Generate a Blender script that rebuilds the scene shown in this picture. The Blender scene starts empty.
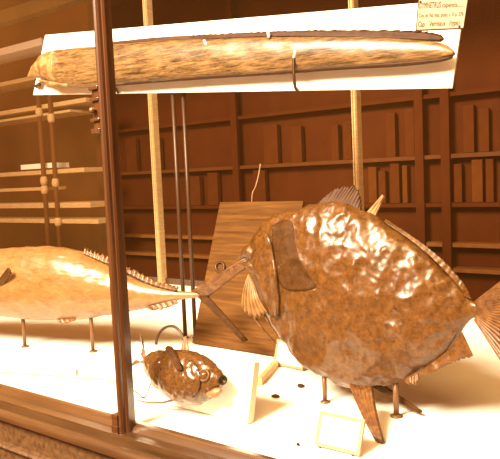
import bpy, bmesh, math, random
from mathutils import Vector, Matrix, noise
from mathutils.bvhtree import BVHTree
random.seed(7)
scn = bpy.context.scene
COL = scn.collection
H = 0.85                      # eye height above the floor of the case
ZF = 0.65                     # height of the case floor
CAM = Vector((0, 0, ZF + H))
F = 650.0

# ------------------------------------------------------------------ camera
upc = -Vector((344, -7900, -650)).normalized()
fc = Vector((0, 0, -1))
fh = (fc - upc * fc.dot(upc)).normalized()
rh = fh.cross(upc)
R = Matrix((rh, fh, upc))     # camera space -> world
cd = bpy.data.cameras.new('camera'); cam = bpy.data.objects.new('camera', cd)
COL.objects.link(cam)
cd.sensor_width = 36; cd.lens = F * 36 / 500; cd.clip_start = 0.02; cd.clip_end = 100
cam.matrix_world = Matrix.Translation(CAM) @ R.to_4x4()
scn.camera = cam

def ray(x, y):
    return R @ Vector((x - 250, 229.5 - y, -F))
def at_z(x, y, z):
    d = ray(x, y); return CAM + d * ((z - CAM.z) / d.z)
ZC = ZF + .0012               # where things stand, a hair above the paint
def on_plane(x, y, P, N):
    d = ray(x, y); return CAM + d * ((P - CAM).dot(N) / d.dot(N))

ang = math.atan2(870, 650)
G = Vector((math.sin(ang), -math.cos(ang), 0))     # along the glass, to the near end
N = Vector((math.cos(ang), math.sin(ang), 0))      # into the case
Z = Vector((0, 0, 1))
O = at_z(124, 420, ZF)
def cw(u, v, z):                                   # case frame -> world
    return O + G * u + N * v + Z * z
def u_at(x, y, v):
    p = on_plane(x, y, O + N * v, N); return (p - O).dot(G), p.z - ZF

# ------------------------------------------------------------------ materials
MATS = {}
def mat(name, col, rough=0.6, spec=0.5, col2=None, scale=8.0, detail=6.0, bump=0.0, bscale=40.0, bdist=0.004,
        stretch=(1, 1, 1), metal=0.0, lo=0.35, hi=0.65, coat=0.0, rot=0.0, nrough=.65, bdetail=8, brough=.7, ridged=False):
    m = bpy.data.materials.new(name); m.use_nodes = True
    nt = m.node_tree; b = nt.nodes['Principled BSDF']
    b.inputs['Base Color'].default_value = (*col, 1); b.inputs['Roughness'].default_value = rough
    b.inputs['Specular IOR Level'].default_value = spec; b.inputs['Metallic'].default_value = metal
    if coat:
        b.inputs['Coat Weight'].default_value = coat; b.inputs['Coat Roughness'].default_value = 0.2
    tc = nt.nodes.new('ShaderNodeTexCoord'); mp = nt.nodes.new('ShaderNodeMapping')
    mp.vector_type = 'TEXTURE'; mp.inputs['Scale'].default_value = [1 / q for q in stretch]; mp.inputs['Rotation'].default_value = (0, 0, rot)
    nt.links.new(tc.outputs['Object'], mp.inputs['Vector'])
    if col2:
        n = nt.nodes.new('ShaderNodeTexNoise'); n.inputs['Scale'].default_value = scale; n.inputs['Detail'].default_value = detail
        n.inputs['Roughness'].default_value = nrough
        r = nt.nodes.new('ShaderNodeValToRGB')
        r.color_ramp.elements[0].position = lo; r.color_ramp.elements[1].position = hi
        r.color_ramp.elements[0].color = (*col, 1); r.color_ramp.elements[1].color = (*col2, 1)
        nt.links.new(mp.outputs[0], n.inputs['Vector']); nt.links.new(n.outputs['Fac'], r.inputs['Fac'])
        nt.links.new(r.outputs['Color'], b.inputs['Base Color'])
    if bump:
        n2 = nt.nodes.new('ShaderNodeTexNoise'); n2.inputs['Scale'].default_value = bscale; n2.inputs['Detail'].default_value = bdetail
        n2.inputs['Roughness'].default_value = brough
        if ridged: n2.noise_type = 'RIDGED_MULTIFRACTAL'
        bp = nt.nodes.new('ShaderNodeBump'); bp.inputs['Strength'].default_value = bump; bp.inputs['Distance'].default_value = bdist
        nt.links.new(mp.outputs[0], n2.inputs['Vector']); nt.links.new(n2.outputs['Fac'], bp.inputs['Height'])
        nt.links.new(bp.outputs['Normal'], b.inputs['Normal']); nt.links.new(bp.outputs['Normal'], b.inputs['Coat Normal'])
    MATS[name] = m
    return m

white = mat('white_paint', (.93, .90, .84), .75, .2, (.88, .84, .76), 3, bump=.1, bscale=60)
board_white = mat('white_board', (.95, .93, .88), .7, .2, (.92, .89, .83), 5)
oak = mat('varnished_oak', (.034, .0105, .0025), .28, .6, (.080, .026, .0065), 5, bump=.05, bscale=14, stretch=(8, 8, .5), lo=.3, hi=.7, coat=.6)
oak_sill = mat('varnished_sill_oak', (.034, .0135, .004), .24, .8, (.085, .037, .0125), 5, bump=.05, bscale=14, stretch=(.5, 8, 8), rot=-.64, lo=.3, hi=.7, coat=1.0)
oak_panel = mat('panel_oak', (.042, .0165, .0042), .5, .4, (.105, .046, .014), 45, bump=.5, bscale=90, bdist=.003)
pale_wood = mat('pale_wood', (0.468, 0.286, 0.1235), .6, .3, (0.624, 0.403, 0.195), 10, stretch=(1, 1, 8))
shelf_wood = mat('shelf_wood', (.10, .026, .003), .7, .2, (.13, .036, .005), 5)
cab_wood = mat('dark_cabinet_wood', (.072, .0145, .0012), .8, .1, (.09, .019, .0017), 3, stretch=(2, 2, 1))
wall_m = mat('dark_plaster', (.11, .026, .003), .85, .1, (.14, .036, .0045), 1.5)
floor_m = mat('dark_parquet', (.08, .022, .004), .5, .3, (.11, .033, .006), 4)
iron = mat('dark_iron', (.045, .016, .005), .45, .5, metal=.2)
rod_m = mat('brown_iron_rod', (.10, .042, .013), .45, .5)
brass = mat('brass', (.20, .10, .03), .4, .5, metal=.6)
opah_m = mat('varnished_skin', (.012, .0031, .0004), .33, .5, (.175, .068, .0122), 40, 14, bump=.8, bscale=34, bdist=.005, lo=.43, hi=.61, nrough=1.0, bdetail=4, brough=.6, ridged=True)
opah_dark = mat('dark_varnished_skin', (.010, .0028, .0004), .65, .12, (.075, .028, .005), 40, 12, bump=.7, bscale=34, bdist=.005, nrough=.9, bdetail=4)
tuna_m = mat('dried_pale_skin', (.045, .017, .0036), .36, .6, (.36, .185, .062), 18, 14, bump=.6, bscale=24, bdist=.005, stretch=(.6, 1.6, 1.6), rot=-.38, lo=.36, hi=.66, coat=.2, nrough=.95, bdetail=4, brough=.55, ridged=True)
small_m = mat('brown_scaly_skin', (.016, .0045, .0007), .26, .6, (.16, .068, .016), 60, 12, bump=.9, bscale=42, bdist=.004, lo=.38, hi=.68, coat=.15, nrough=.9, bdetail=3, brough=.5, ridged=True)
eel_m = mat('silver_skin', (.014, .0042, .0007), .36, .5, (.42, .24, .095), 15, 14, bump=.3, bscale=16, bdist=.003, stretch=(.5, 5, 5), rot=math.atan2(-.505, .863), lo=.43, hi=.66, coat=.1, nrough=.9, bdetail=3, brough=.5)
eel_head_m = mat('bony_head', (.10, .04, .010), .32, .5, (.46, .28, .12), 22, 10, bump=.6, bscale=25, bdist=.006, bdetail=3)
eel_edge = mat('dark_fin_edge', (.028, .0075, .0015), .6, .3, (.055, .018, .005), 30)
fin_m = mat('dry_fin', (0.0448, 0.0144, 0.00272), .38, .5, (0.152, 0.0608, 0.0144), 40, 8, bump=.5, bscale=70)
fin_pale = mat('pale_fin', (0.136, 0.0608, 0.0176), .45, .4, (0.272, 0.144, 0.0528), 30, 8)
black = mat('black_gap', (.012, .004, .001), .5, .3)
eye_m = mat('glass_eye', (.09, .035, .009), .10, .7)
card_m = mat('card_paper', (.93, .90, .83), .8, .1, (.90, .86, .78), 6)
paper_m = mat('aged_paper', (.36, .31, .235), .85, .1, (.33, .275, .20), 12)
frame_m = mat('thin_wood_frame', (.30, .19, .095), .55, .3, (.37, .25, .13), 30)
ink = mat('brown_ink', (.03, .010, .003), .9, .05)
faint_ink = mat('faded_ink', (.62, .52, .40), .8, .1)
board_wood = mat('rough_board_wood', (.035, .0115, .002), .8, .1, (.125, .053, .0125), 5, 8, bump=.2, bscale=40, stretch=(.6, .6, 12), lo=.3, hi=.7)
edge_m = mat('raw_edge_wood', (.62, .48, .32), .7, .2, (.70, .56, .40), 12)
box_m = mat('faded_box_card', (.11, .028, .003), .8, .1, (.13, .035, .0045), 9)
dust_m = mat('white_cotton', (.9, .86, .78), .8, .1)

def glass(name, haze):
    """clear pane with haze put in as the colour of a thin dusty film"""
    gl = bpy.data.materials.new(name); gl.use_nodes = True
    nt = gl.node_tree; nt.nodes.clear(); nn = nt.nodes.new; L = nt.links.new
    o_ = nn('ShaderNodeOutputMaterial'); mx = nn('ShaderNodeMixShader'); m2 = nn('ShaderNodeMixShader')
    tr = nn('ShaderNodeBsdfTransparent'); gs = nn('ShaderNodeBsdfGlossy'); fr = nn('ShaderNodeFresnel'); df = nn('ShaderNodeBsdfDiffuse')
    fr.inputs['IOR'].default_value = 1.35; gs.inputs['Roughness'].default_value = 0.02
    tr.inputs['Color'].default_value = (1, .985, .96, 1); df.inputs['Color'].default_value = (.80, .34, .075, 1)
    ge = nn('ShaderNodeNewGeometry'); iv = nn('ShaderNodeMath'); iv.operation = 'SUBTRACT'; iv.inputs[0].default_value = 1
    ml = nn('ShaderNodeMath'); ml.operation = 'MULTIPLY'; m3 = nn('ShaderNodeMath'); m3.operation = 'MULTIPLY'; m4 = nn('ShaderNodeMath'); m4.operation = 'MULTIPLY'
    tc = nn('ShaderNodeTexCoord'); nz = nn('ShaderNodeTexNoise'); nz.inputs['Scale'].default_value = 2.2; nz.inputs['Detail'].default_value = 8
    L(tc.outputs['Object'], nz.inputs['Vector'])
    L(ge.outputs['Backfacing'], iv.inputs[1]); L(iv.outputs[0], ml.inputs[0]); L(fr.outputs[0], ml.inputs[1])
    L(nz.outputs['Fac'], m3.inputs[0]); m3.inputs[1].default_value = haze * 2
    L(m3.outputs[0], m4.inputs[0]); L(iv.outputs[0], m4.inputs[1])
    L(m4.outputs[0], m2.inputs[0]); L(tr.outputs[0], m2.inputs[1]); L(df.outputs[0], m2.inputs[2])
    L(ml.outputs[0], mx.inputs[0]); L(m2.outputs[0], mx.inputs[1]); L(gs.outputs[0], mx.inputs[2])
    L(mx.outputs[0], o_.inputs[0])
    return gl
gl = glass('window_glass', .006); gl_hazy = glass('hazy_window_glass', .022)  # haze painted into the pane colour, stronger on the left panes

# ------------------------------------------------------------------ object helpers
def link(name, me, m, parent=None, smooth=False):
    o = bpy.data.objects.new(name, me); COL.objects.link(o)
    if m: me.materials.append(m)
    if smooth:
        for p in me.polygons: p.use_smooth = True
    if parent:
        o.parent = parent
        pm = parent
        off = Vector((0, 0, 0))
        while pm: off += pm.location; pm = pm.parent
        o.location = -off            # mesh data is in world coordinates
    return o
def recentre(o):
    """put the origin of an object at the middle of its mesh"""
    me = o.data
    c = sum((v.co for v in me.vertices), Vector()) / max(1, len(me.vertices))
    me.transform(Matrix.Translation(-c)); o.location = o.location + c
    for ch in o.children: ch.location = ch.location - c
    return o
def empty(name, loc, label, cat, group=None):
    o = bpy.data.objects.new(name, None); COL.objects.link(o); o.location = loc
    o.empty_display_size = .05
    return tag(o, label, cat, group)
def tag(o, label, cat, group=None, kind=None):
    o['label'] = label; o['category'] = cat
    if group: o['group'] = group
    if kind: o['kind'] = kind
    return o
def struct(o):
    o['kind'] = 'structure'; return o

def bm_obj(name, bm, m, parent=None, smooth=False, bevel=0, origin=True):
    bmesh.ops.remove_doubles(bm, verts=bm.verts, dist=1e-6)
    bmesh.ops.recalc_face_normals(bm, faces=bm.faces)
    me = bpy.data.meshes.new(name); bm.to_mesh(me); bm.free()
    o = link(name, me, m, parent, smooth)
    if bevel:
        md = o.modifiers.new('bevel', 'BEVEL'); md.width = bevel; md.segments = 2; md.limit_method = 'ANGLE'
    if origin: recentre(o)
    return o
def box_frame(bm, P, A, B, C):
    """box with corner P and edge vectors A, B, C"""
    v = [bm.verts.new(P + A * i + B * j + C * k) for i in (0, 1) for j in (0, 1) for k in (0, 1)]
    for f in ((0, 1, 3, 2), (4, 6, 7, 5), (0, 4, 5, 1), (2, 3, 7, 6), (0, 2, 6, 4), (1, 5, 7, 3)):
        bm.faces.new([v[i] for i in f])
def case_box(name, u0, u1, v0, v1, z0, z1, m, parent=None, bevel=0):
    bm = bmesh.new()
    box_frame(bm, cw(u0, v0, z0), G * (u1 - u0), N * (v1 - v0), Z * (z1 - z0))
    return bm_obj(name, bm, m, parent, bevel=bevel)
def tube_bm(bm, pts, r, n=10, taper=None):
    pts = [Vector(p) for p in pts]; rings = []
    prev = None
    for i, p in enumerate(pts):
        t = (pts[min(i + 1, len(pts) - 1)] - pts[max(i - 1, 0)]).normalized()
        a = prev if prev else (Z if abs(t.z) < .9 else Vector((1, 0, 0)))
        x = (a - t * a.dot(t)).normalized(); y = t.cross(x); prev = x
        rr = r if taper is None else r * taper[i]
        rings.append([bm.verts.new(p + (x * math.cos(2 * math.pi * k / n) + y * math.sin(2 * math.pi * k / n)) * rr) for k in range(n)])
    for a, b in zip(rings, rings[1:]):
        for k in range(n): bm.faces.new((a[k], a[(k + 1) % n], b[(k + 1) % n], b[k]))
    bm.faces.new(rings[0][::-1]); bm.faces.new(rings[-1])
def tube(name, pts, r, m, parent=None, n=10, taper=None):
    bm = bmesh.new(); tube_bm(bm, pts, r, n, taper); return bm_obj(name, bm, m, parent, True)
def lathe(name, P, axis, prof, m, parent=None, n=20):
    """prof = [(distance along axis, radius)]"""
    bm = bmesh.new(); ax = axis.normalized()
    x = (Z if abs(ax.z) < .9 else Vector((1, 0, 0))); x = (x - ax * x.dot(ax)).normalized(); y = ax.cross(x)
    rings = [[bm.verts.new(P + ax * d + (x * math.cos(2 * math.pi * k / n) + y * math.sin(2 * math.pi * k / n)) * max(r, 1e-5)) for k in range(n)] for d, r in prof]
    for a, b in zip(rings, rings[1:]):
        for k in range(n): bm.faces.new((a[k], a[(k + 1) % n], b[(k + 1) % n], b[k]))
    bm.faces.new(rings[0][::-1]); bm.faces.new(rings[-1])
    return bm_obj(name, bm, m, parent, True)
def smooth_curve(pts, n):
    """Catmull-Rom through points, n samples"""
    pts = [Vector(p) for p in pts]; out = []
    k = len(pts) - 1
    for i in range(n):
        t = i / (n - 1) * k; j = min(int(t), k - 1); f = t - j
        p0 = pts[max(j - 1, 0)]; p1 = pts[j]; p2 = pts[j + 1]; p3 = pts[min(j + 2, k)]
        out.append(.5 * ((2 * p1) + (p2 - p0) * f + (2 * p0 - 5 * p1 + 4 * p2 - p3) * f * f + (3 * p1 - p0 - 3 * p2 + p3) * f ** 3))
    return out

class Plane:
    """a plane in the place: P, A along, U up, and W towards the viewer"""
    def __init__(s, P, A, U):
        s.P = P; s.A = A.normalized(); s.U = (U - s.A * U.dot(s.A)).normalized(); s.W = s.A.cross(s.U).normalized()
        if s.W.dot(CAM - P) < 0: s.W = -s.W
    def sz(s, x, y, off=0):
        p = on_plane(x, y, s.P + s.W * off, s.W) - s.P; return p.dot(s.A), p.dot(s.U)
    def w(s, a, u, off=0): return s.P + s.A * a + s.U * u + s.W * off
    def px(s, x, y, off=0): return on_plane(x, y, s.P + s.W * off, s.W)

def interp(pts, s):
    if s <= pts[0][0]: return pts[0][1]
    for i in range(len(pts) - 1):
        a, b = pts[i], pts[i + 1]
        if s <= b[0]:
            f = (s - a[0]) / max(1e-9, b[0] - a[0])
            # hermite with finite-difference slopes
            def sl(k):
                lo, hi = max(k - 1, 0), min(k + 1, len(pts) - 1)
                return (pts[hi][1] - pts[lo][1]) / max(1e-9, pts[hi][0] - pts[lo][0])
            d = b[0] - a[0]; m0 = sl(i) * d; m1 = sl(i + 1) * d
            return (2*f**3 - 3*f*f + 1)*a[1] + (f**3 - 2*f*f + f)*m0 + (-2*f**3 + 3*f*f)*b[1] + (f**3 - f*f)*m1
    return pts[-1][1]

def loft(name, pl, top, bot, wmax, m, parent, off=0.0, nst=90, nr=56, wpow=.75, amp=0.0, freq=9.0, ridge=True, sq=1.0, wfun=None, flat_back=False):
    T = sorted(pl.sz(x, y, off) for x, y in top); B = sorted(pl.sz(x, y, off) for x, y in bot)
    s0 = min(T[0][0], B[0][0]); s1 = max(T[-1][0], B[-1][0])
    st = []
    for i in range(nst):
        t = .5 - .5 * math.cos(math.pi * (i + .15) / (nst - .7)); t = .5 * t + .5 * (i + .15) / (nst - .7)
        s = s0 + (s1 - s0) * t
        zt, zb = interp(T, s), interp(B, s)
        st.append((t, s, zt, zb))
    hm = max(z[2] - z[3] for z in st)
    bm = bmesh.new(); rings = []
    for t, s, zt, zb in st:
        hh = max((zt - zb) / 2, .002); mid = (zt + zb) / 2
        w = wfun(t) * wmax if wfun else wmax * (hh * 2 / hm) ** wpow
        ring = []
        for k in range(nr):
            a = 2 * math.pi * k / nr
            c = math.cos(a); sn = math.sin(a)
            oo = w * math.copysign(abs(c) ** sq, c)
            if flat_back and oo < 0: oo *= .25
            p = pl.w(s, mid + hh * sn, off + oo)
            if amp:
                q = p * freq
                d = noise.fractal(q, 0.9, 2.0, 5) * .6
                if ridge: d += (.5 - abs(noise.noise(q * 1.7 + Vector((3, 1, 7))))) * .9 - .25
                fade = min(1, hh / hm * 3)
                nrm = (pl.W * (c / max(w, .01)) + pl.U * (sn / hh)).normalized()
                p = p + nrm * d * amp * fade
            ring.append(bm.verts.new(p))
        rings.append(ring)
    for a, b in zip(rings, rings[1:]):
        for k in range(nr): bm.faces.new((a[k], a[(k + 1) % nr], b[(k + 1) % nr], b[k]))
    bm.faces.new(rings[0][::-1]); bm.faces.new(rings[-1])
    return bm_obj(name, bm, m, parent, True)

def fin(name, pl, base, tip, m, parent, off0=0.0, off1=0.0, th=.006, rays=10, amp=.003, ragged=0.0, ncol=60, nrow=10, curl=0.0, pw=1.0):
    """a rayed fin spanned between a base line and a tip line, both (x, y) in the plane"""
    def rs(pts, off):
        pts = [pl.px(x, y, off) for x, y in pts]
        if len(pts) == 1: return [pts[0]] * ncol
        return smooth_curve(pts, ncol) if len(pts) > 2 else [pts[0].lerp(pts[1], i / (ncol - 1)) for i in range(ncol)]
    B = rs(base, off0); T = rs(tip, off1); bm = bmesh.new(); g = []
    for i in range(ncol):
        r = random.random() * ragged
        row = []
        for j in range(nrow):
            f = j / (nrow - 1) * (1 - r)
            p = B[i].lerp(T[i], f)
            p = p + pl.W * (amp * math.sin(2 * math.pi * rays * i / (ncol - 1)) * (.3 + .7 * f) + curl * math.sin(math.pi * f))
            row.append(bm.verts.new(p))
        g.append(row)
    for i in range(ncol - 1):
        for j in range(nrow - 1): bm.faces.new((g[i][j], g[i + 1][j], g[i + 1][j + 1], g[i][j + 1]))
    o = bm_obj(name, bm, m, parent, True)
    md = o.modifiers.new('thick', 'SOLIDIFY'); md.thickness = th; md.offset = 0
    return o

def world_bvh(o):
    off = Vector(); p = o
    while p: off += p.location; p = p.parent
    me = o.data
    return BVHTree.FromPolygons([v.co + off for v in me.vertices], [tuple(p.vertices) for p in me.polygons])
def patch(name, bvh, poly, m, parent, lift=.004, th=.008, step=2.0, amp=0.0):
    """a raised piece lying on a body, outlined by poly"""
    cx = sum(p[0] for p in poly) / len(poly); cy = sum(p[1] for p in poly) / len(poly)
    edge = smooth_curve([(x, y, 0) for x, y in poly] + [(poly[0][0], poly[0][1], 0)], 49)[:-1]
    bm = bmesh.new(); rings = []
    def hit(x, y, l):
        d = ray(x, y).normalized(); h = bvh.ray_cast(CAM, d)
        if h[0] is None: return None
        nn = h[1] if h[1].dot(d) < 0 else -h[1]
        q = h[0] * 30
        return h[0] - d * l + d * 0 + nn * amp * noise.noise(q)
    last = {}
    nR = 12
    for j in range(1, nR + 1):
        f = j / nR; ring = []
        for k, e in enumerate(edge):
            q = hit(cx + (e.x - cx) * f, cy + (e.y - cy) * f, lift)
            if q is None: q = last[k]
            last[k] = q; ring.append(bm.verts.new(q))
        rings.append(ring)
    c = bm.verts.new(hit(cx, cy, lift)); n = len(edge)
    for k in range(n): bm.faces.new((c, rings[0][k], rings[0][(k + 1) % n]))
    for a, b in zip(rings, rings[1:]):
        for k in range(n): bm.faces.new((a[k], a[(k + 1) % n], b[(k + 1) % n], b[k]))
    o = bm_obj(name, bm, m, parent, True)
    md = o.modifiers.new('thick', 'SOLIDIFY'); md.thickness = th; md.offset = 0
    return o

def surf(bvh, x, y):
    d = ray(x, y).normalized(); h = bvh.ray_cast(CAM, d); n = h[1] if h[1].dot(d) < 0 else -h[1]; return h[0], n

def text(name, body, P, A, U, size, m, parent, width=None):
    cu = bpy.data.curves.new(name, 'FONT'); cu.body = body; cu.size = size; cu.extrude = .0003
    cu.materials.append(m)
    o = bpy.data.objects.new(name, cu); COL.objects.link(o)
    A = A.normalized(); W = A.cross(U).normalized(); U2 = W.cross(A)
    M = Matrix((A, U2, W)).transposed().to_4x4(); M.translation = P
    sx = 1.0
    if width:
        bpy.context.view_layer.update()
        sx = width / max(o.dimensions.x, 1e-6)
    M = M @ Matrix.Diagonal((sx, 1, 1, 1))
    off = Vector(); pm = parent
    while pm: off += pm.location; pm = pm.parent
    bpy.context.view_layer.update()
    me = bpy.data.meshes.new_from_object(o); bpy.data.objects.remove(o)
    o = bpy.data.objects.new(name, me); COL.objects.link(o); o.parent = parent
    o.matrix_local = Matrix.Translation(-off) @ M
    return o

# ------------------------------------------------------------------ the gallery
UL, UR = -13.0, 5.0
VR = 2.30                                  # depth of the case
VB = VR + 2.6                              # back wall of the gallery
bm = bmesh.new(); box_frame(bm, cw(UL, -4, -ZF - .1), G * (UR - UL), N * (VB + 4.2), Z * .1)
struct(bm_obj('floor', bm, floor_m))
bm = bmesh.new(); box_frame(bm, cw(UL, VB, -ZF), G * (UR - UL), N * .2, Z * 5)
struct(bm_obj('wall_back', bm, wall_m))
bm = bmesh.new(); box_frame(bm, cw(UL - .2, -4, -ZF), G * .2, N * (VB + 4.2), Z * 5)
struct(bm_obj('wall_left', bm, wall_m))
bm = bmesh.new(); box_frame(bm, cw(UR, -4, -ZF), G * .2, N * (VB + 4.2), Z * 5)
struct(bm_obj('wall_right', bm, wall_m))
uc = u_at(100, 100, VR + 1.6)[0]
bm = bmesh.new(); box_frame(bm, cw(uc, 1.0, 3.0), G * (UR - uc), N * (VB - 1.0), Z * .15)  # partial slab added to keep the key light off the back, open at left
struct(bm_obj('shading_ceiling', bm, wall_m))

# ------------------------------------------------------------------ the display case
CL, CR = -5.6, 2.4
case = empty('display_case', cw(0, 0, -ZF), 'long glazed wooden museum display case with white floor, moulded sill and dark upright mullion', 'display case')
case_box('case_floor', CL, CR, -.01, VR, -.06, 0, white, case)
def extrude_profile(name, prof, u0, u1, m, parent, n=1):
    bm = bmesh.new()
    a = [bm.verts.new(cw(u0, v, z)) for v, z in prof]; b = [bm.verts.new(cw(u1, v, z)) for v, z in prof]
    k = len(prof)
    for i in range(k): bm.faces.new((a[i], a[(i + 1) % k], b[(i + 1) % k], b[i]))
    bm.faces.new(a[::-1]); bm.faces.new(b)
    return bm_obj(name, bm, m, parent)
nose = [(-.152 + .021 * math.cos(t), -.030 + .021 * math.sin(t)) for t in [math.radians(60 + i * 15) for i in range(15)]]
sill_prof = [(0, -.05), (0, .006), (-.004, .014), (-.012, .018), (-.030, .018), (-.036, .012), (-.040, .012), (-.046, .006), (-.054, -.004), (-.108, -.006), (-.112, .008), (-.120, .008), (-.124, -.034), (-.136, -.036)] + nose + [(-.142, -.05)]
extrude_profile('sill', sill_prof, CL, CR, oak_sill, case)
pan_prof = [(-.135, -.05), (-.135, -.148), (-.152, -.152), (-.158, -.160), (-.152, -.170), (-.139, -.174), (-.139, -ZF), (-.02, -ZF), (-.02, -.05)]
extrude_profile('plinth_panel', pan_prof, CL, CR, oak_panel, case)
# front mullion: fluted profile in (u, v)
def upright(name, u, v, z0, z1, prof, m, parent):
    bm = bmesh.new()
    a = [bm.verts.new(cw(u + x, v + y, z0)) for x, y in prof]; b = [bm.verts.new(cw(u + x, v + y, z1)) for x, y in prof]
    k = len(prof)
    for i in range(k): bm.faces.new((a[i], a[(i + 1) % k], b[(i + 1) % k], b[i]))
    bm.faces.new(a[::-1]); bm.faces.new(b)
    return bm_obj(name, bm, m, parent)
MP = [(-.022, .020), (-.022, -.006), (-.018, -.012), (-.013, -.012), (-.011, -.020), (-.006, -.026), (0, -.028), (.006, -.026), (.011, -.020), (.013, -.012),
      (.018, -.012), (.022, -.006), (.022, .020)]
MP2 = []
for i, (x, y) in enumerate(MP): MP2.append((x * 1.12, y * 1.1))
um = 0.072
MTOP = 2.45
for u in (um - 2.7, um, um + 2.2):
    mu = upright('mullion', u, -.055, -.004, MTOP, MP2, oak, case)
    if u == um:
        bb = bmesh.new()
        box_frame(bb, cw(u - .032, -.094, -.004), G * .030, N * .036, Z * .026)
        box_frame(bb, cw(u - .030, -.092, .022), G * .027, N * .034, Z * .022)
        box_frame(bb, cw(u - .031, -.093, .044), G * .029, N * .035, Z * .016)
        ob = bm_obj('base_block', bb, oak, mu, bevel=.003)
        # latch on the left of the mullion
        ul, zl = u_at(96.5, 110, -.085)
        lb = bmesh.new()
        box_frame(lb, cw(ul - .026, -.080, zl - .068), G * .036, N * .03, Z * .136)
        la = bm_obj('latch', lb, oak, mu, bevel=.003)
        for dz, hh in ((.066, .012), (.030, .010), (-.036, .010), (-.074, .014)):
            pb = bmesh.new(); box_frame(pb, cw(ul - .030, -.090, zl + dz), G * .044, N * .04, Z * hh)
            bm_obj('latch_bar', pb, oak, la, bevel=.002)
        lathe('latch_knob', cw(ul - .012, -.079, zl), -N, [(0, .006), (.008, .006), (.012, .010), (.02, .009), (.024, .004)], brass, la)
bm = bmesh.new(); box_frame(bm, cw(CL, -.09, MTOP), G * (CR - CL), N * .10, Z * .12); bm_obj('top_rail', bm, oak, case)
bm = bmesh.new(); box_frame(bm, cw(CL, VR, MTOP), G * (CR - CL), N * .10, Z * .12); bm_obj('top_rail', bm, oak, case)
for a, b in ((CL + .02, um - 2.725), (um - 2.675, um - .025), (um + .025, um + 2.175)):
    p = case_box('glass_pane', a, b, -.052, -.048, .006, MTOP, gl_hazy if b < um else gl, case)
# rear uprights
RP = [(x * .58, y) for x, y in [(-.032, -.03), (-.022, -.045), (-.010, -.045), (-.006, -.034), (.006, -.034), (.010, -.045), (.022, -.045), (.032, -.03), (.032, .03), (-.032, .03)]]
for x in (162.0, 362.0):
    u, _ = u_at(x, 200, VR)
    rp = upright('rear_post', u, VR - .04, 0, MTOP, RP, pale_wood, case)
u0, _ = u_at(162, 200, VR); u1, _ = u_at(362, 200, VR)
for k in (2,): upright('rear_post', u0 + (u1 - u0) * k, VR - .04, 0, MTOP, RP, pale_wood, case)
case_box('rear_rail', CL, CR, VR - .03, VR + .02, 0, .05, oak, case)

# two dark iron posts on the case floor carrying the long board
posts = []
for x, y, lab in ((185.5, 338, 'left one of two close dark iron posts behind the narrow fish tail'),
                  (195.5, 338, 'right one of two close dark iron posts, next to the leaning board')):
    p = at_z(x, y, ZC)
    e = empty('iron_post', p, lab, 'post', 'iron posts behind the small fish')
    lathe('base_plate', p, Z, [(0, .017), (.006, .017), (.008, .012)], iron, e)
    posts.append((e, p))

# ------------------------------------------------------------------ long board with the ribbon fish
BLp = CAM + ray(33, 95) * (4.55 * H / F)
BRp = CAM + ray(452, 88) * (3.10 * H / F)
A = BRp - BLp; A.z = 0
LP = Plane(BLp, A, Z)
quad = [LP.px(33, 95), LP.px(452, 88), LP.px(465, -1), LP.px(45, 35)]
bm = bmesh.new()
f = [bm.verts.new(q) for q in quad]; k = [bm.verts.new(q - LP.W * .016) for q in quad]
bm.faces.new(f); bm.faces.new(k[::-1])
for i in range(4): bm.faces.new((f[i], k[i], k[(i + 1) % 4], f[(i + 1) % 4]))
lb = bm_obj('mounting_board', bm, board_white, bevel=.002)
tag(lb, 'long white board hung high across the case behind the ribbon-like fish', 'mounting board')
for i, (e, p) in enumerate(posts):
    # the post runs up behind the board
    d = (LP.P - LP.W * .06 - p).dot(LP.W) / 1.0
    ptop = on_plane(177 + i * 9, 60, LP.P - LP.W * .03, LP.W)
    tube('post_shaft', [p, Vector((p.x, p.y, ptop.z))], .011, iron, e)
    tube('post_arm', [Vector((p.x, p.y, ptop.z)), Vector((p.x, p.y, ptop.z)) + LP.W * max(.02, (LP.P - LP.W * .0185 - p).dot(LP.W))], .009, iron, e)

eel = empty('ribbon_fish', LP.px(240, 86), 'very long ribbon-like silvery dried fish on the long white board', 'fish')
e_top = [(52, 51), (60, 49.5), (75, 48), (92, 46.5), (115, 44.5), (160, 41), (200, 39.5), (240, 38), (270, 37), (330, 37), (380, 38), (420, 40.5), (440, 43), (449, 47), (454.5, 52)]
e_bot = [(50, 80), (60, 86), (75, 87.5), (92, 87.5), (115, 85), (160, 81.5), (200, 78), (240, 75.5), (270, 73.5), (330, 68.5), (380, 65.5), (420, 62), (440, 59.5), (449, 57.5), (454.5, 55)]
def ew(t): return min(1, .75 + t) if t < .25 else 1 - .75 * (t - .25) / .75 * .8
eb = loft('body', LP, e_top, e_bot, .050, eel_m, eel, off=.060, nst=120, nr=40, amp=.004, freq=8, wfun=ew, sq=.9, flat_back=False)
hd = loft('head', LP, [(28.5, 76), (34, 66), (40, 58), (46, 52.5), (53, 51), (58, 51.5)], [(28.5, 77.5), (34, 78.5), (40, 79), (46, 80), (53, 82), (58, 82)], .055, eel_head_m, eel, off=.068, nst=40, nr=32, amp=.008, freq=16, wpow=.6)
loft('lower_jaw', LP, [(38, 80), (45, 79.5), (55, 81), (70, 83)], [(38, 81), (45, 82.5), (55, 87), (70, 87.5)], .03, eel_head_m, eel, off=.06, nst=20, nr=20, amp=.003, freq=16)
fin('dorsal_fin', LP, [(112, 45), (160, 41.5), (200, 40), (268, 37), (330, 37.5), (400, 39.5), (440, 41)],
    [(112, 42.5), (160, 37.5), (200, 35), (268, 32), (330, 30.5), (400, 30.5), (436, 33.5), (444, 38)], eel_edge, eel, .06, .05, th=.012, rays=70, amp=.0012, ragged=.12, ncol=280, nrow=5)
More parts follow.
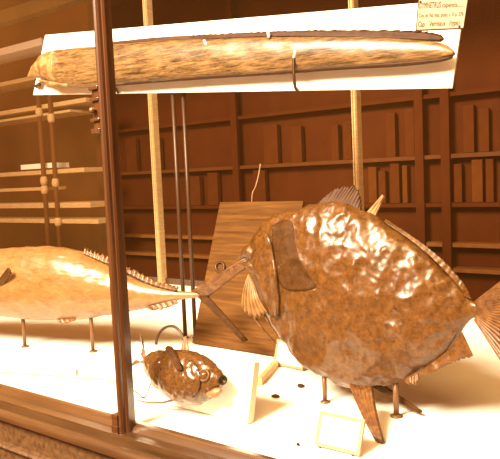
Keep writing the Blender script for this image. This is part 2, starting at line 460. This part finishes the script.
fin('belly_edge', LP, [(115, 83.5), (200, 76.5), (270, 72), (330, 67), (400, 62.5), (440, 58.5), (453, 54.5)],
    [(115, 85.5), (200, 79), (270, 74.5), (330, 70), (400, 66), (440, 61.5), (453, 57)], eel_edge, eel, .07, .06, th=.008, rays=4, amp=.0008, ncol=90, nrow=4)
bv = world_bvh(eb)
patch('tail_tip', bv, [(449, 46), (452.5, 50), (453.5, 53.5), (447, 55), (441, 55.5), (444, 51), (443, 46)], fin_pale, eel, .002, .004)
# cotton ties and wire hook
for (x0, y0, x1, y1, nm) in ((204, 40.5, 208, 47.5, 'slanting white thread tie on the upper edge of the long ribbon-like fish'), (268, 31.5, 269, 38, 'white thread tie standing on the back fin of the long fish, near its middle')):
    o = tube('thread_tie', [LP.px(x0, y0, .085), LP.px((x0 + x1) / 2, (y0 + y1) / 2, .088), LP.px(x1, y1, .085)], .006, dust_m, None, 8)
    tag(o, nm, 'tie')
hk = empty('wire_hook', LP.px(297, 89, .03), 'dark bent wire hook holding the long fish from under the board', 'hook')
tube('hook_wire', smooth_curve([LP.px(298, 88.3, -.01), LP.px(296.5, 89.5, .03), LP.px(295, 86, .075), LP.px(294.2, 78, .092), LP.px(293.6, 68, .094), LP.px(293.8, 58, .092)], 30), .007, iron, hk)
tube('hook_tip', [LP.px(294, 58, .092), LP.px(295.6, 50, .088), LP.px(297, 43.5, .085)], .007, dust_m, hk, 8, [1, 1, .6])['label'] = 'white hook tip'
o = tube('iron_pin', smooth_curve([LP.px(36.5, 86.5, .013), LP.px(38, 85.5, .02), LP.px(39.5, 84.5, .03)], 8), .012, black)
tag(o, 'short black pin in the left end of the long white board below the head', 'pin')
o = tube('iron_pin', [LP.px(111, 87.6, .055), LP.px(116, 88.6, .03), LP.px(118, 92.5, .008), LP.px(118, 93, -.018)], .006, black)
tag(o, 'small dark hooked pin at the lower board edge beside the wooden mullion', 'pin')

# printed label pinned to the board
lab = empty('specimen_label', LP.px(441, 30), 'aged paper label with three lines of writing pinned to the long white board', 'label')
lq = [LP.px(415.5, 30.8, .003), LP.px(463, 28.8, .003), LP.px(468, -4, .003), LP.px(418, -.5, .003)]
bm = bmesh.new(); f = [bm.verts.new(q) for q in lq]; k = [bm.verts.new(q - LP.W * .0025) for q in lq]
bm.faces.new(f); bm.faces.new(k[::-1])
for i in range(4): bm.faces.new((f[i], k[i], k[(i + 1) % 4], f[(i + 1) % 4]))
bm_obj('paper', bm, paper_m, lab)
bm = bmesh.new()
for a, b in ((0, 1), (3, 0)):
    pa, pb = lq[a], lq[b]; s = (sum(lq, Vector()) / 4 - (pa + pb) / 2).normalized() * .004
    vs = [bm.verts.new(q + LP.W * .0006) for q in (pa, pb, pb + s, pa + s)]; bm.faces.new(vs)
bm_obj('border_line', bm, ink, lab)
lu = (lq[1] - lq[0]).normalized(); up2 = LP.U
for tx, x0, y0, x1, y1, sz in (('GYMNETRUS', 418.6, 8.6, 440.5, 7.6, .034), ('capensis......', 442, 7.4, 463, 6.4, .026), ('Cuv. et Val. hist. poiss. t. X p. 376', 418.6, 17.4, 463, 15.8, .022), ('Cap.   Verreaux   (type)', 417.8, 26.8, 459, 25, .030)):
    a = LP.px(x0, y0, .0037); b = LP.px(x1, y1, .0037)
    text('lettering', tx, a, b - a, LP.U, sz, ink, lab, (b - a).length)
for x, y in ((420.5, 1.8), (459.5, 26.5)):
    lathe('pin_head', LP.px(x, y, .003), LP.W, [(0, .0045), (.003, .0045), (.005, .002)], iron, lab)

# ------------------------------------------------------------------ large round fish (on two rods)
Pm = CAM + Vector((.44 * H, 2.66 * H, 0)); Pm.z = ZF + .4
OP = Plane(Pm, G, Z)
big = empty('moonfish', at_z(360, 417, ZF), 'large deep-bodied brown varnished fish on two iron rods', 'fish')
o_top = [(249, 250), (250.5, 243), (254, 236), (260, 228), (270, 219), (281, 213), (293, 209), (305, 206), (322, 202), (340, 203), (359, 209), (376, 217), (388, 225), (400, 234), (416, 245), (432, 258), (446, 272), (458, 285), (466, 296), (474, 302), (482, 303)]
o_bot = [(249, 254), (250.5, 262), (254, 276), (260, 292), (270, 315), (281, 334), (293, 351), (305, 364), (322, 376), (340, 384), (359, 388), (376, 387), (388, 385.5), (400, 382), (416, 375), (432, 366), (446, 354), (458, 338), (466, 325), (474, 318), (482, 320)]
ob = loft('body', OP, o_top, o_bot, .105, opah_m, big, nst=190, nr=140, wpow=.85, amp=.015, freq=9)
obv = world_bvh(ob)
patch('gill_flap', obv, [(272, 226), (281, 221), (292, 222), (295, 240), (299, 258), (308, 274), (316, 287), (300, 291), (283, 288), (277, 270), (273, 248)], opah_dark, big, .0005, .003, amp=.002)
patch('gill_cover', obv, [(256, 240), (264, 232), (270, 238), (274, 258), (278, 285), (279, 312), (275, 317), (268, 306), (260, 286), (255, 264)], opah_m, big, .010, .016, amp=.006)
# jaw pushed out in front of the head
loft('jaw', OP, [(238, 258), (242, 252), (246, 247), (251, 244), (256, 246)], [(238, 259.5), (242, 259), (246, 258), (251, 260), (256, 262)], .03, fin_m, big, off=.02, nst=24, nr=20, amp=.006, freq=25)
loft('lower_jaw', OP, [(240, 263), (246, 261), (252, 260), (257, 262)], [(240, 265), (246, 268), (252, 272), (257, 275)], .025, fin_m, big, off=.02, nst=20, nr=16, amp=.005, freq=25)
fin('throat_fin', OP, [(249, 274), (251, 277), (253, 281)], [(243, 308), (247, 315), (255, 318.5), (262, 317), (267, 313)], fin_pale, big, .05, .07, rays=6, amp=.006, ragged=.05, curl=.015)
tube('throat_ray', smooth_curve([OP.px(245, 300, .05), OP.px(254, 317, .06), OP.px(266, 333, .05), OP.px(276, 344, .02)], 20), .005, fin_m, big)
tube('throat_ray', smooth_curve([OP.px(259, 300, .05), OP.px(266, 318, .06), OP.px(277, 336, .05)], 20), .004, fin_m, big)
fin('dorsal_fin', OP, [(317, 205), (330, 203), (345, 205), (361, 211)], [(322, 200), (336, 188), (350, 184.5), (359, 189), (361, 205)], eel_edge, big, 0, -.02, rays=16, amp=.004, ragged=.18, th=.005)
fin('dorsal_tip', OP, [(364, 216), (374, 219)], [(383, 195), (384, 196)], fin_pale, big, -.03, -.05, rays=2, amp=.003, ncol=16)
fin('back_fin', OP, [(384, 222), (410, 240), (436, 262), (460, 288), (464, 296)], [(386, 219.5), (412, 236), (440, 257), (463, 282), (472, 300)], opah_m, big, .01, 0, rays=22, amp=.0006, ragged=.15, th=.006, ncol=110)
fin('anal_fin', OP, [(462, 332), (448, 350), (430, 364), (404, 379)], [(474, 357), (455, 362), (434, 372), (408, 385)], opah_m, big, .02, .03, rays=5, amp=.001, ragged=.1, th=.007, ncol=90)
fin('torn_skin', OP, [(409, 378), (418, 374)], [(411, 384), (414, 386), (418, 383)], fin_m, big, .05, .06, rays=3, amp=.003, ragged=.3, ncol=20)
fin('pelvic_fin', OP, [(350, 384), (360, 386), (372, 386)], [(377, 440), (381, 442), (383.5, 443)], fin_m, big, .07, .232, rays=6, amp=.006, th=.008, curl=.01, ncol=40)
fin('pelvic_fin', OP, [(372, 386), (378, 386), (383, 385)], [(418, 411.5), (420, 412), (422, 412)], opah_dark, big, -.04, -.035, rays=3, amp=.004, th=.007, ncol=30)
fin('caudal_fin', OP, [(475, 302), (477, 310), (475, 320)], [(522, 266), (516, 290), (509, 312), (506, 335), (509, 372)], fin_m, big, .01, .06, rays=22, amp=.007, ragged=.05, th=.008, ncol=130, nrow=14)
def rod(x, y0, y1, pl, parent, r=.0085, off=0.0, m=rod_m):
    t = pl.px(x, y0, off); fl = Vector((t.x, t.y, ZC))
    rd = tube('support_rod', [fl, t], r, m, parent, 12)
    lathe('foot', fl, Z, [(0, r * 2.2), (.004, r * 2.2), (.008, r * 1.2)], m, rd)
rod(324, 372, 402, OP, big); rod(395.5, 378, 432, OP, big, r=.010)

# ------------------------------------------------------------------ long pale fish on the left
Pt = CAM + Vector((-1.14 * H, 3.865 * H, 0)); Pt.z = ZF + .3
TP = Plane(Pt, Vector((.93, -.37, 0)), Z)
tun = empty('tunny_fish', Vector((Pt.x, Pt.y, ZF)), 'long pale dried fish with narrow tail behind the mullion, on thin iron rods', 'fish')
t_top = [(-118, 288), (-110, 281), (-95, 271), (-75, 262), (-40, 254), (0, 249), (29, 246.5), (50, 246.5), (65, 248), (82, 252.5), (96, 259), (115, 269), (130, 276), (144, 282.5), (168, 289), (185, 291.5), (200, 292)]
t_bot = [(-118, 291), (-110, 295), (-95, 301), (-75, 307), (-40, 312), (0, 316), (29, 318.5), (50, 319.5), (65, 319.5), (82, 318.5), (96, 317), (115, 314), (130, 311.5), (144, 308.5), (168, 302.5), (185, 299), (200, 297.5)]
tb = loft('body', TP, t_top, t_bot, .125, tuna_m, tun, nst=160, nr=80, wpow=.9, amp=.007, freq=8)
tbv = world_bvh(tb)
fin('dorsal_fin', TP, [(84, 254), (105, 263), (125, 272), (150, 284), (176, 291)], [(86, 247), (108, 255), (127, 265), (152, 278), (178, 286.5)], fin_m, tun, .02, .0, rays=24, amp=.008, ragged=.55, th=.010, ncol=100)
fin('anal_fin', TP, [(56, 318), (64, 318.5), (74, 318)], [(60, 323), (66, 323.5), (76, 320)], fin_m, tun, .04, .05, rays=4, amp=.003, ragged=.1, ncol=24)
fin('anal_fin', TP, [(146, 307), (160, 303.5), (176, 300)], [(152, 310.5), (164, 309), (178, 303.5)], fin_m, tun, .02, .03, rays=6, amp=.004, ragged=.2, ncol=40)
fin('pectoral_fin', TP, [(-6, 286), (-2, 288), (1, 289)], [(8, 268), (10, 270), (11, 273)], opah_dark, tun, .115, .15, rays=3, amp=.003, ncol=24)
fin('caudal_fin', TP, [(193, 291), (199, 296), (207, 297)], [(248, 257), (249.5, 260), (250, 264)], fin_m, tun, .0, .05, rays=9, amp=.007, th=.010, ncol=70, curl=.02)
fin('caudal_fin', TP, [(194, 292), (200, 296), (207, 296)], [(243, 340), (245, 341), (247, 340.5)], opah_dark, tun, .0, .04, rays=7, amp=.006, th=.010, ncol=60)
pt_, nt_ = surf(tbv, -100, 285)
lathe('eye', pt_ - TP.W * .004, TP.W, [(0, .02), (.012, .018), (.02, .010), (.022, .002)], eye_m, tun)
for x, y0 in ((22.5, 312), (90.5, 311), (-60, 304)): rod(x, y0, 352, TP, tun, r=.0095)

# ------------------------------------------------------------------ leaning wooden board behind the jaws
bl = at_z(192, 343, ZC + .007)
d = ray(220, 202)
# on the ray: point = bl + l*N + z*Z
a11 = (CAM + d * 0 - bl)
lam = -(a11.dot(G)) / d.dot(G)
tl = CAM + d * lam
upv = tl - bl
Wd = .62 * H
LB = Plane(bl, G, upv)
bm = bmesh.new(); box_frame(bm, bl, G * Wd, upv, -LB.W * .022)
leanb = empty('leaning_board', bl, 'square brown wooden board leaning back on the case floor between the two large fishes', 'board')
bm_obj('board_panel', bm, board_wood, leanb, bevel=.002)
mid = bl + G * Wd * .5 + upv * .7 - LB.W * .03
foot = Vector((mid.x, mid.y, ZF + .014)) + N * .12
tube('prop', [foot, mid], .012, shelf_wood, leanb, 8)
tube('hanging_ring', smooth_curve([LB.px(220 + 4.2 * math.cos(t), 267 + 5 * math.sin(t), .008) for t in [i * math.pi / 6 for i in range(13)]], 40), .007, iron, leanb)
wp = LB.px(252, 198, -.05)
o = tube('thin_wire', [Vector((wp.x, wp.y, ZF + .004))] + smooth_curve([wp - Z * .2, wp, LB.px(255.5, 187, -.05), LB.px(258.5, 176, -.05), LB.px(260.5, 164, -.05)], 30), .004, fin_pale, None, 6)
tag(o, 'thin pale wire rising above the top edge of the leaning wooden board', 'wire')

# ------------------------------------------------------------------ small fish on its white board
sb0 = at_z(246.5, 423, ZC + .008)
d = ray(253.5, 362)
tl = CAM + d * (-((CAM - sb0).dot(G)) / d.dot(G))
upv = tl - sb0
L = (sb0 - at_z(130, 393.5, ZC + .008)).length
SB = Plane(sb0, G, upv)
stand = empty('mounting_board', sb0 - G * L * .5, 'low white board tilted back on the floor behind the small spiny fish', 'mounting board')
bm = bmesh.new(); box_frame(bm, sb0 - G * L, G * L, upv, -SB.W * .034); bm_obj('board_face', bm, board_white, stand, bevel=.002)
bm = bmesh.new(); box_frame(bm, sb0 + G * .0005 - SB.W * .001, G * .004, upv * .995, -SB.W * .032); bm_obj('board_edge', bm, edge_m, stand)['label'] = 'pale raw wood edge'
tube('back_prop', [sb0 - G * L * .6 + upv * .9 - SB.W * .043, at_z(186, 377, ZF) + N * .2 + Z * .010], .008, pale_wood, stand, 8)
hp = smooth_curve([SB.px(156, 345, -.039), SB.px(157.5, 337, -.039), SB.px(162, 330, -.039), SB.px(168, 326.5, -.039), SB.px(175, 327, -.039), SB.px(181, 333, -.039), SB.px(184.5, 341, -.039), SB.px(186, 350, -.039)], 40)
tube('handle', hp, .0055, iron, stand, 8)

sm = empty('spiny_fish', SB.px(185, 402), 'small deep-bodied brown fish with big eye on the low white board', 'fish')
s_top = [(144, 361), (147, 356), (151, 352.5), (157, 350.8), (164, 350), (174, 349.5), (183, 349.8), (191, 350.8), (198, 353), (205, 356.5), (211, 361), (217, 367), (221, 371), (224, 376)]
s_bot = [(144, 364), (147, 370), (151, 379), (157, 388), (164, 394), (174, 400), (183, 403.5), (191, 405), (198, 404.5), (205, 401.5), (211, 397), (217, 391), (221, 387), (224, 382)]
sbd = loft('body', SB, s_top, s_bot, .062, small_m, sm, off=.071, nst=90, nr=64, wpow=.8, amp=.006, freq=26)
sbv = world_bvh(sbd)
pe, ne = surf(sbv, 204.5, 375)
ey = lathe('eye', pe - ne * .006, (ne + SB.W).normalized(), [(0, .017), (.010, .016), (.015, .011), (.0175, .002)], eye_m, sm)
lathe('eye_ring', pe - ne * .006, (ne + SB.W).normalized(), [(0, .023), (.007, .023), (.011, .020), (.0115, .0165), (.006, .0165)], fin_m, sm)
pmth, nm = surf(sbv, 221.3, 379.5)
lathe('mouth', pmth - nm * .012, (G * .8 + SB.W * .6), [(0, .014), (.014, .016), (.020, .017), (.0215, .013), (.016, .010), (.010, .004)], black, sm, 24)
loft('lower_jaw', SB, [(207, 391), (212, 389), (217, 388), (221, 389)], [(207, 396), (212, 398), (217, 397), (221, 393)], .016, fin_pale, sm, off=.085, nst=20, nr=16, amp=.004, freq=40)
patch('gill_cover', sbv, [(186, 360), (194, 362), (199, 372), (200, 384), (196, 393), (190, 396), (186, 386), (184, 372)], small_m, sm, .003, .006, amp=.004)
fin('pectoral_fin', SB, [(178, 370), (181, 371), (183, 369)], [(166, 348), (168, 346.5), (171, 347)], opah_dark, sm, .134, .12, rays=3, amp=.003, th=.008, ncol=24)
fin('dorsal_spine', SB, [(181, 351), (185, 351.5), (189, 352)], [(184.5, 337), (186, 336), (187, 338)], fin_pale, sm, .06, .05, rays=2, amp=.002, th=.004, ncol=16)
fin('caudal_fin', SB, [(146, 359), (146, 362), (146, 365)], [(140.5, 335), (143, 345), (141, 355)], fin_m, sm, .06, .045, rays=6, amp=.003, th=.005, ncol=40)
fin('caudal_fin', SB, [(146, 359), (147, 362), (148, 366)], [(132, 366), (133.5, 362), (136, 360)], fin_m, sm, .06, .05, rays=5, amp=.001, th=.005, ncol=30)
tube('fin_filament', smooth_curve([SB.px(173, 400, .07), SB.px(162, 402.5, .05), SB.px(148, 402.5, .045), SB.px(137, 400, .04)], 24), .005, fin_m, sm, 8, [1 - .02 * i for i in range(24)])
tube('fin_filament', smooth_curve([SB.px(152, 380, .05), SB.px(145, 397, .035), SB.px(138, 393.5, .03), SB.px(131, 388, .025)], 24), .003, fin_m, sm, 8)

# ------------------------------------------------------------------ framed label cards on the floor
def card(x, label, c, strip=None, wtext=None):
    """c: bottom-left, bottom-right, top-right, top-left in the picture; stands on the floor and leans back"""
    b0 = at_z(*c[0], ZF + .006); b1 = at_z(*c[1], ZF + .006)
    A = (b1 - b0); Lc = A.length; A.normalize()
    d = ray(*c[3]); nA = A
    tl = CAM + d * (-((CAM - b0).dot(nA)) / d.dot(nA))
    U = tl - b0
    pl = Plane(b0, A, U); hc = U.length; U.normalize()
    root = empty('label_card', b0 + A * Lc / 2, label, 'label card')
    bm = bmesh.new(); box_frame(bm, b0 + U * .003 + A * .003, A * (Lc - .006), U * (hc - .006), -pl.W * .004); bm_obj('card', bm, card_m, root)
    bm = bmesh.new(); w = .011
    for P, a, b in ((b0, A * Lc, U * w), (b0 + U * (hc - w), A * Lc, U * w), (b0 + U * w, A * w, U * (hc - 2 * w)), (b0 + U * w + A * (Lc - w), A * w, U * (hc - 2 * w))):
        box_frame(bm, P + pl.W * .003, a, b, -pl.W * .010)
    bm_obj('card_frame', bm, frame_m, root)
    top = b0 + A * Lc / 2 + U * hc * .8 - pl.W * .008
    ft = Vector((top.x, top.y, ZF + .0055)) - Vector((pl.W.x, pl.W.y, 0)).normalized() * .05
    tube('easel_leg', [top, ft], .004, frame_m, root, 8)
    return root, pl, Lc, hc
root, pl, Lc, hc = card(0, 'white label card in thin wooden frame with faded writing, standing under the large round fish', [(314.5, 445), (359.5, 456), (365.5, 420), (320.5, 410.5)])
text('lettering', 'L. Luna', pl.w(Lc * .28, hc * .76, .0006), pl.A, pl.U, .028, faint_ink, root)
for f in (.12, .85):
    q = pl.w(Lc * f, 0, 0); tube('pin_foot', [q, Vector((q.x, q.y, ZC))], .003, iron, root, 6)
root2, pl2, L2, h2 = card(0, 'small blank white card half hidden behind the belly of the large round fish', [(273.5, 364), (303, 370.5), (307, 345), (277.5, 339)])
p0 = at_z(257, 384, ZF + .006); p1 = at_z(274, 365, ZF + .006)
bm = bmesh.new(); dd = (p1 - p0); side = Vector((dd.y, -dd.x, 0)).normalized() * .022
box_frame(bm, p0 - Z * .0048, dd, side, Z * .03)
o = bm_obj('wooden_strip', bm, pale_wood, None, bevel=.002)
tag(o, 'short pale wooden strip on the floor between low white board and small blank card', 'wooden strip')

# ------------------------------------------------------------------ little things on the white floor
def flake(x, y, r, label, group=None):
    p = at_z(x, y, ZF + .002); bm = bmesh.new()
    n = 9; c = bm.verts.new(p + Z * .010)
    e = [bm.verts.new(p + Vector((math.cos(t) * r * (1 + .4 * random.random()), math.sin(t) * r * 1.6 * (1 + .3 * random.random()), .004 * random.random()))) for t in [i * 2 * math.pi / n for i in range(n)]]
    for i in range(n): bm.faces.new((c, e[i], e[(i + 1) % n]))
    bm.faces.new(e[::-1])
    o = bm_obj('dried_flake', bm, opah_dark); tag(o, label, 'flake', group)
flake(275.5, 396.5, .013, 'dark dried flake on the white floor just past the end of the low white board', 'fallen flakes')
flake(300.5, 386, .014, 'dark dried flake on the white floor left of the first iron rod', 'fallen flakes')
flake(298, 445, .005, 'tiny dark flake on the white floor left of the framed label card', 'fallen flakes')
o = tube('thin_wire', smooth_curve([at_z(x, y, ZF + .0036) for x, y in ((-20, 370.5), (30, 374), (76, 377.5), (118, 381), (130, 383))], 40), .0022, frame_m, None, 6)
tag(o, 'fine straight wire lying across the white floor in front of the long pale fish', 'wire')
p = at_z(58, 376, ZF + .001)
bm = bmesh.new(); q = [at_z(58, 374, ZF + .001), at_z(76, 376.5, ZF + .001), at_z(76, 370.5, ZF + .001), at_z(60, 369, ZF + .001)]
f = [bm.verts.new(v) for v in q]; k = [bm.verts.new(v + Z * .012) for v in q]
bm.faces.new(f[::-1]); bm.faces.new(k)
for i in range(4): bm.faces.new((f[i], f[(i + 1) % 4], k[(i + 1) % 4], k[i]))
o = bm_obj('paper_slip', bm, card_m); tag(o, 'small white paper block on the white floor by the fine wire', 'paper')

# ------------------------------------------------------------------ behind the case: shelving
VS = VR + .9
rack = empty('shelf_rack', cw(u_at(45, 150, VS)[0], VS, -ZF), 'open shelf rack with pale boards and round posts behind the long pale fish', 'shelf rack')
uL, uRr = u_at(-60, 150, VS)[0], u_at(96, 150, VS)[0]
def shelf(y, th, x0, x1, m, parent, dv=.35, v=VS, ref=45, name='shelf_board'):
    _, z = u_at(ref, y, v)
    ua, ub = u_at(x0, y, v)[0], u_at(x1, y, v)[0]
    return case_box(name, ua, ub, v, v + dv, z - th, z, m, parent, bevel=.004)
for y, th, x0, x1, m in ((-4, .07, -60, 27, board_white), (36.5, .085, -60, 41, board_white), (73, .05, -60, 60, pale_wood), (104, .05, -60, 86, pale_wood), (113, .03, -60, 70, pale_wood),
                         (170, .05, -60, 84, pale_wood), (187, .04, -60, 42, pale_wood), (203, .06, -60, 90, pale_wood), (219, .05, -60, 98, pale_wood)):
    shelf(y, th, x0, x1, m, rack, dv=.10 if y < 0 else .35)
for x0, x1, y in ((39, 39, 120), (50.5, 50.5, 120)):
    u, _ = u_at(x0, 130, VS - .05)
    po = tube('rack_post', [cw(u, VS - .03, -ZF), cw(u, VS - .03, 2.2)], .026, shelf_wood, rack, 14)
    for yy in ((112, 181, 190) if x0 < 45 else (118, 183, 222)):
        _, z = u_at(x0, yy, VS - .05)
        lathe('post_collar', cw(u, VS - .03, z - .05), Z, [(0, .03), (.02, .04), (.05, .044), (.08, .04), (.10, .03)], pale_wood, po)
o = None
for (x0, x1, y, th, nm) in ((18, 50, 164.5, .05, 'white flat box on the shelf rack below its lower pair of collars'), ):
    ua, z = u_at(x0, 170, VS); ub = u_at(x1, 170, VS)[0]
    o = case_box('flat_box', ua, ub, VS + .04, VS + .28, z, z + .06, card_m, None, bevel=.004); tag(o, 'white flat box lying on a middle board of the shelf rack', 'box')

edge_dim = mat('lighter_shelf_wood', (.20, .065, .011), .7, .2, (.27, .10, .02), 5)  # lighter brown for the two lowest cabinet shelves
VC = VR + 1.7
cab = empty('back_cabinet', cw(-2, VC, -ZF), 'tall dark wooden cabinet with shelves along the back wall', 'cabinet')
ca, cb = u_at(96, 150, VC)[0], u_at(640, 150, VC)[0]
case_box('back_panel', ca, cb, VC + .12, VC + .15, -ZF, 3.2, cab_wood, cab)
zs = []
for y in (92, 154, 203, 243, 268):
    _, z = u_at(450, y, VC); zs.append(z)
    case_box('shelf', ca, cb, VC, VC + .12, z - .035, z, {154: shelf_wood, 243: edge_dim, 268: edge_dim}.get(y, cab_wood), cab)
for x in (100, 236, 420, 446, 560):
    u, _ = u_at(x, 150, VC)
    case_box('stile', u - .04, u + .04, VC - .03, VC + .02, -ZF, 3.2, cab_wood, cab, bevel=.006)
def ubox(x0, x1, yb, hgt, tone, dv=.06):
    ua, _ = u_at(x0, 150, VC); ub, _ = u_at(x1, 150, VC); _, z = u_at(450, yb, VC)
    o = case_box('specimen_box', ua, ub, VC + .03, VC + .03 + dv, z + .002, z + .002 + hgt, tone, None, bevel=.004)
    tag(o, 'dim upright box on a shelf of the dark cabinet along the back wall', 'box', 'upright boxes in the back cabinet')
dimb = mat('dim_box_card', (.085, .019, .0018), .8, .1, (.10, .024, .0024), 9)
for x0, x1, yb, hg, t in ((366, 374, 203, .34, box_m), (376, 383, 203, .30, dimb), (388, 397, 203, .36, dimb), (400, 405, 203, .34, box_m), (452, 460, 203, .33, dimb), (470, 481, 203, .36, box_m), (484, 492, 203, .36, dimb),
                          (330, 337, 154, .34, dimb), (342, 350, 154, .36, dimb), (385, 394, 154, .4, dimb), (404, 413, 154, .42, dimb), (462, 473, 154, .4, dimb), (478, 488, 154, .36, dimb),
                          (186, 196, 203, .33, dimb), (204, 214, 203, .36, dimb), (262, 276, 154, .4, dimb), (290, 300, 154, .36, dimb), (250, 262, 203, .36, dimb), (124, 134, 154, .4, dimb), (150, 158, 154, .38, dimb)):
    ubox(x0, x1, yb, hg, t)

# ------------------------------------------------------------------ light
w = bpy.data.worlds.new('world'); scn.world = w; w.use_nodes = True
bg = w.node_tree.nodes['Background']; bg.inputs[0].default_value = (1, .36, .075, 1); bg.inputs[1].default_value = .72
def area(name, loc, target, size, power, col, spread=180):
    l = bpy.data.lights.new(name, 'AREA'); l.shape = 'DISK'; l.size = size; l.energy = power; l.color = col
    o = bpy.data.objects.new(name, l); COL.objects.link(o); o.location = loc; l.spread = math.radians(spread)
    dd = (Vector(target) - Vector(loc)).normalized(); o.rotation_euler = dd.to_track_quat('-Z', 'Y').to_euler()
    return o
area('skylight', (-3.3, -.8, 5.0), (-.2, 2.6, .8), 2.4, 800, (1, .88, .67), 105)
area('overhead_fill', (-1.2, -2.2, 6.5), (-.6, 1.5, .8), 4.5, 520, (1, .64, .25))  # added overhead fill for the sill highlight and softer, warmer shadows

vs = scn.view_settings
scn.display_settings.display_device = 'sRGB'
vs.view_transform = 'Standard'; vs.look = 'None'; vs.exposure = 0.0; vs.gamma = 1.0; vs.use_curve_mapping = False
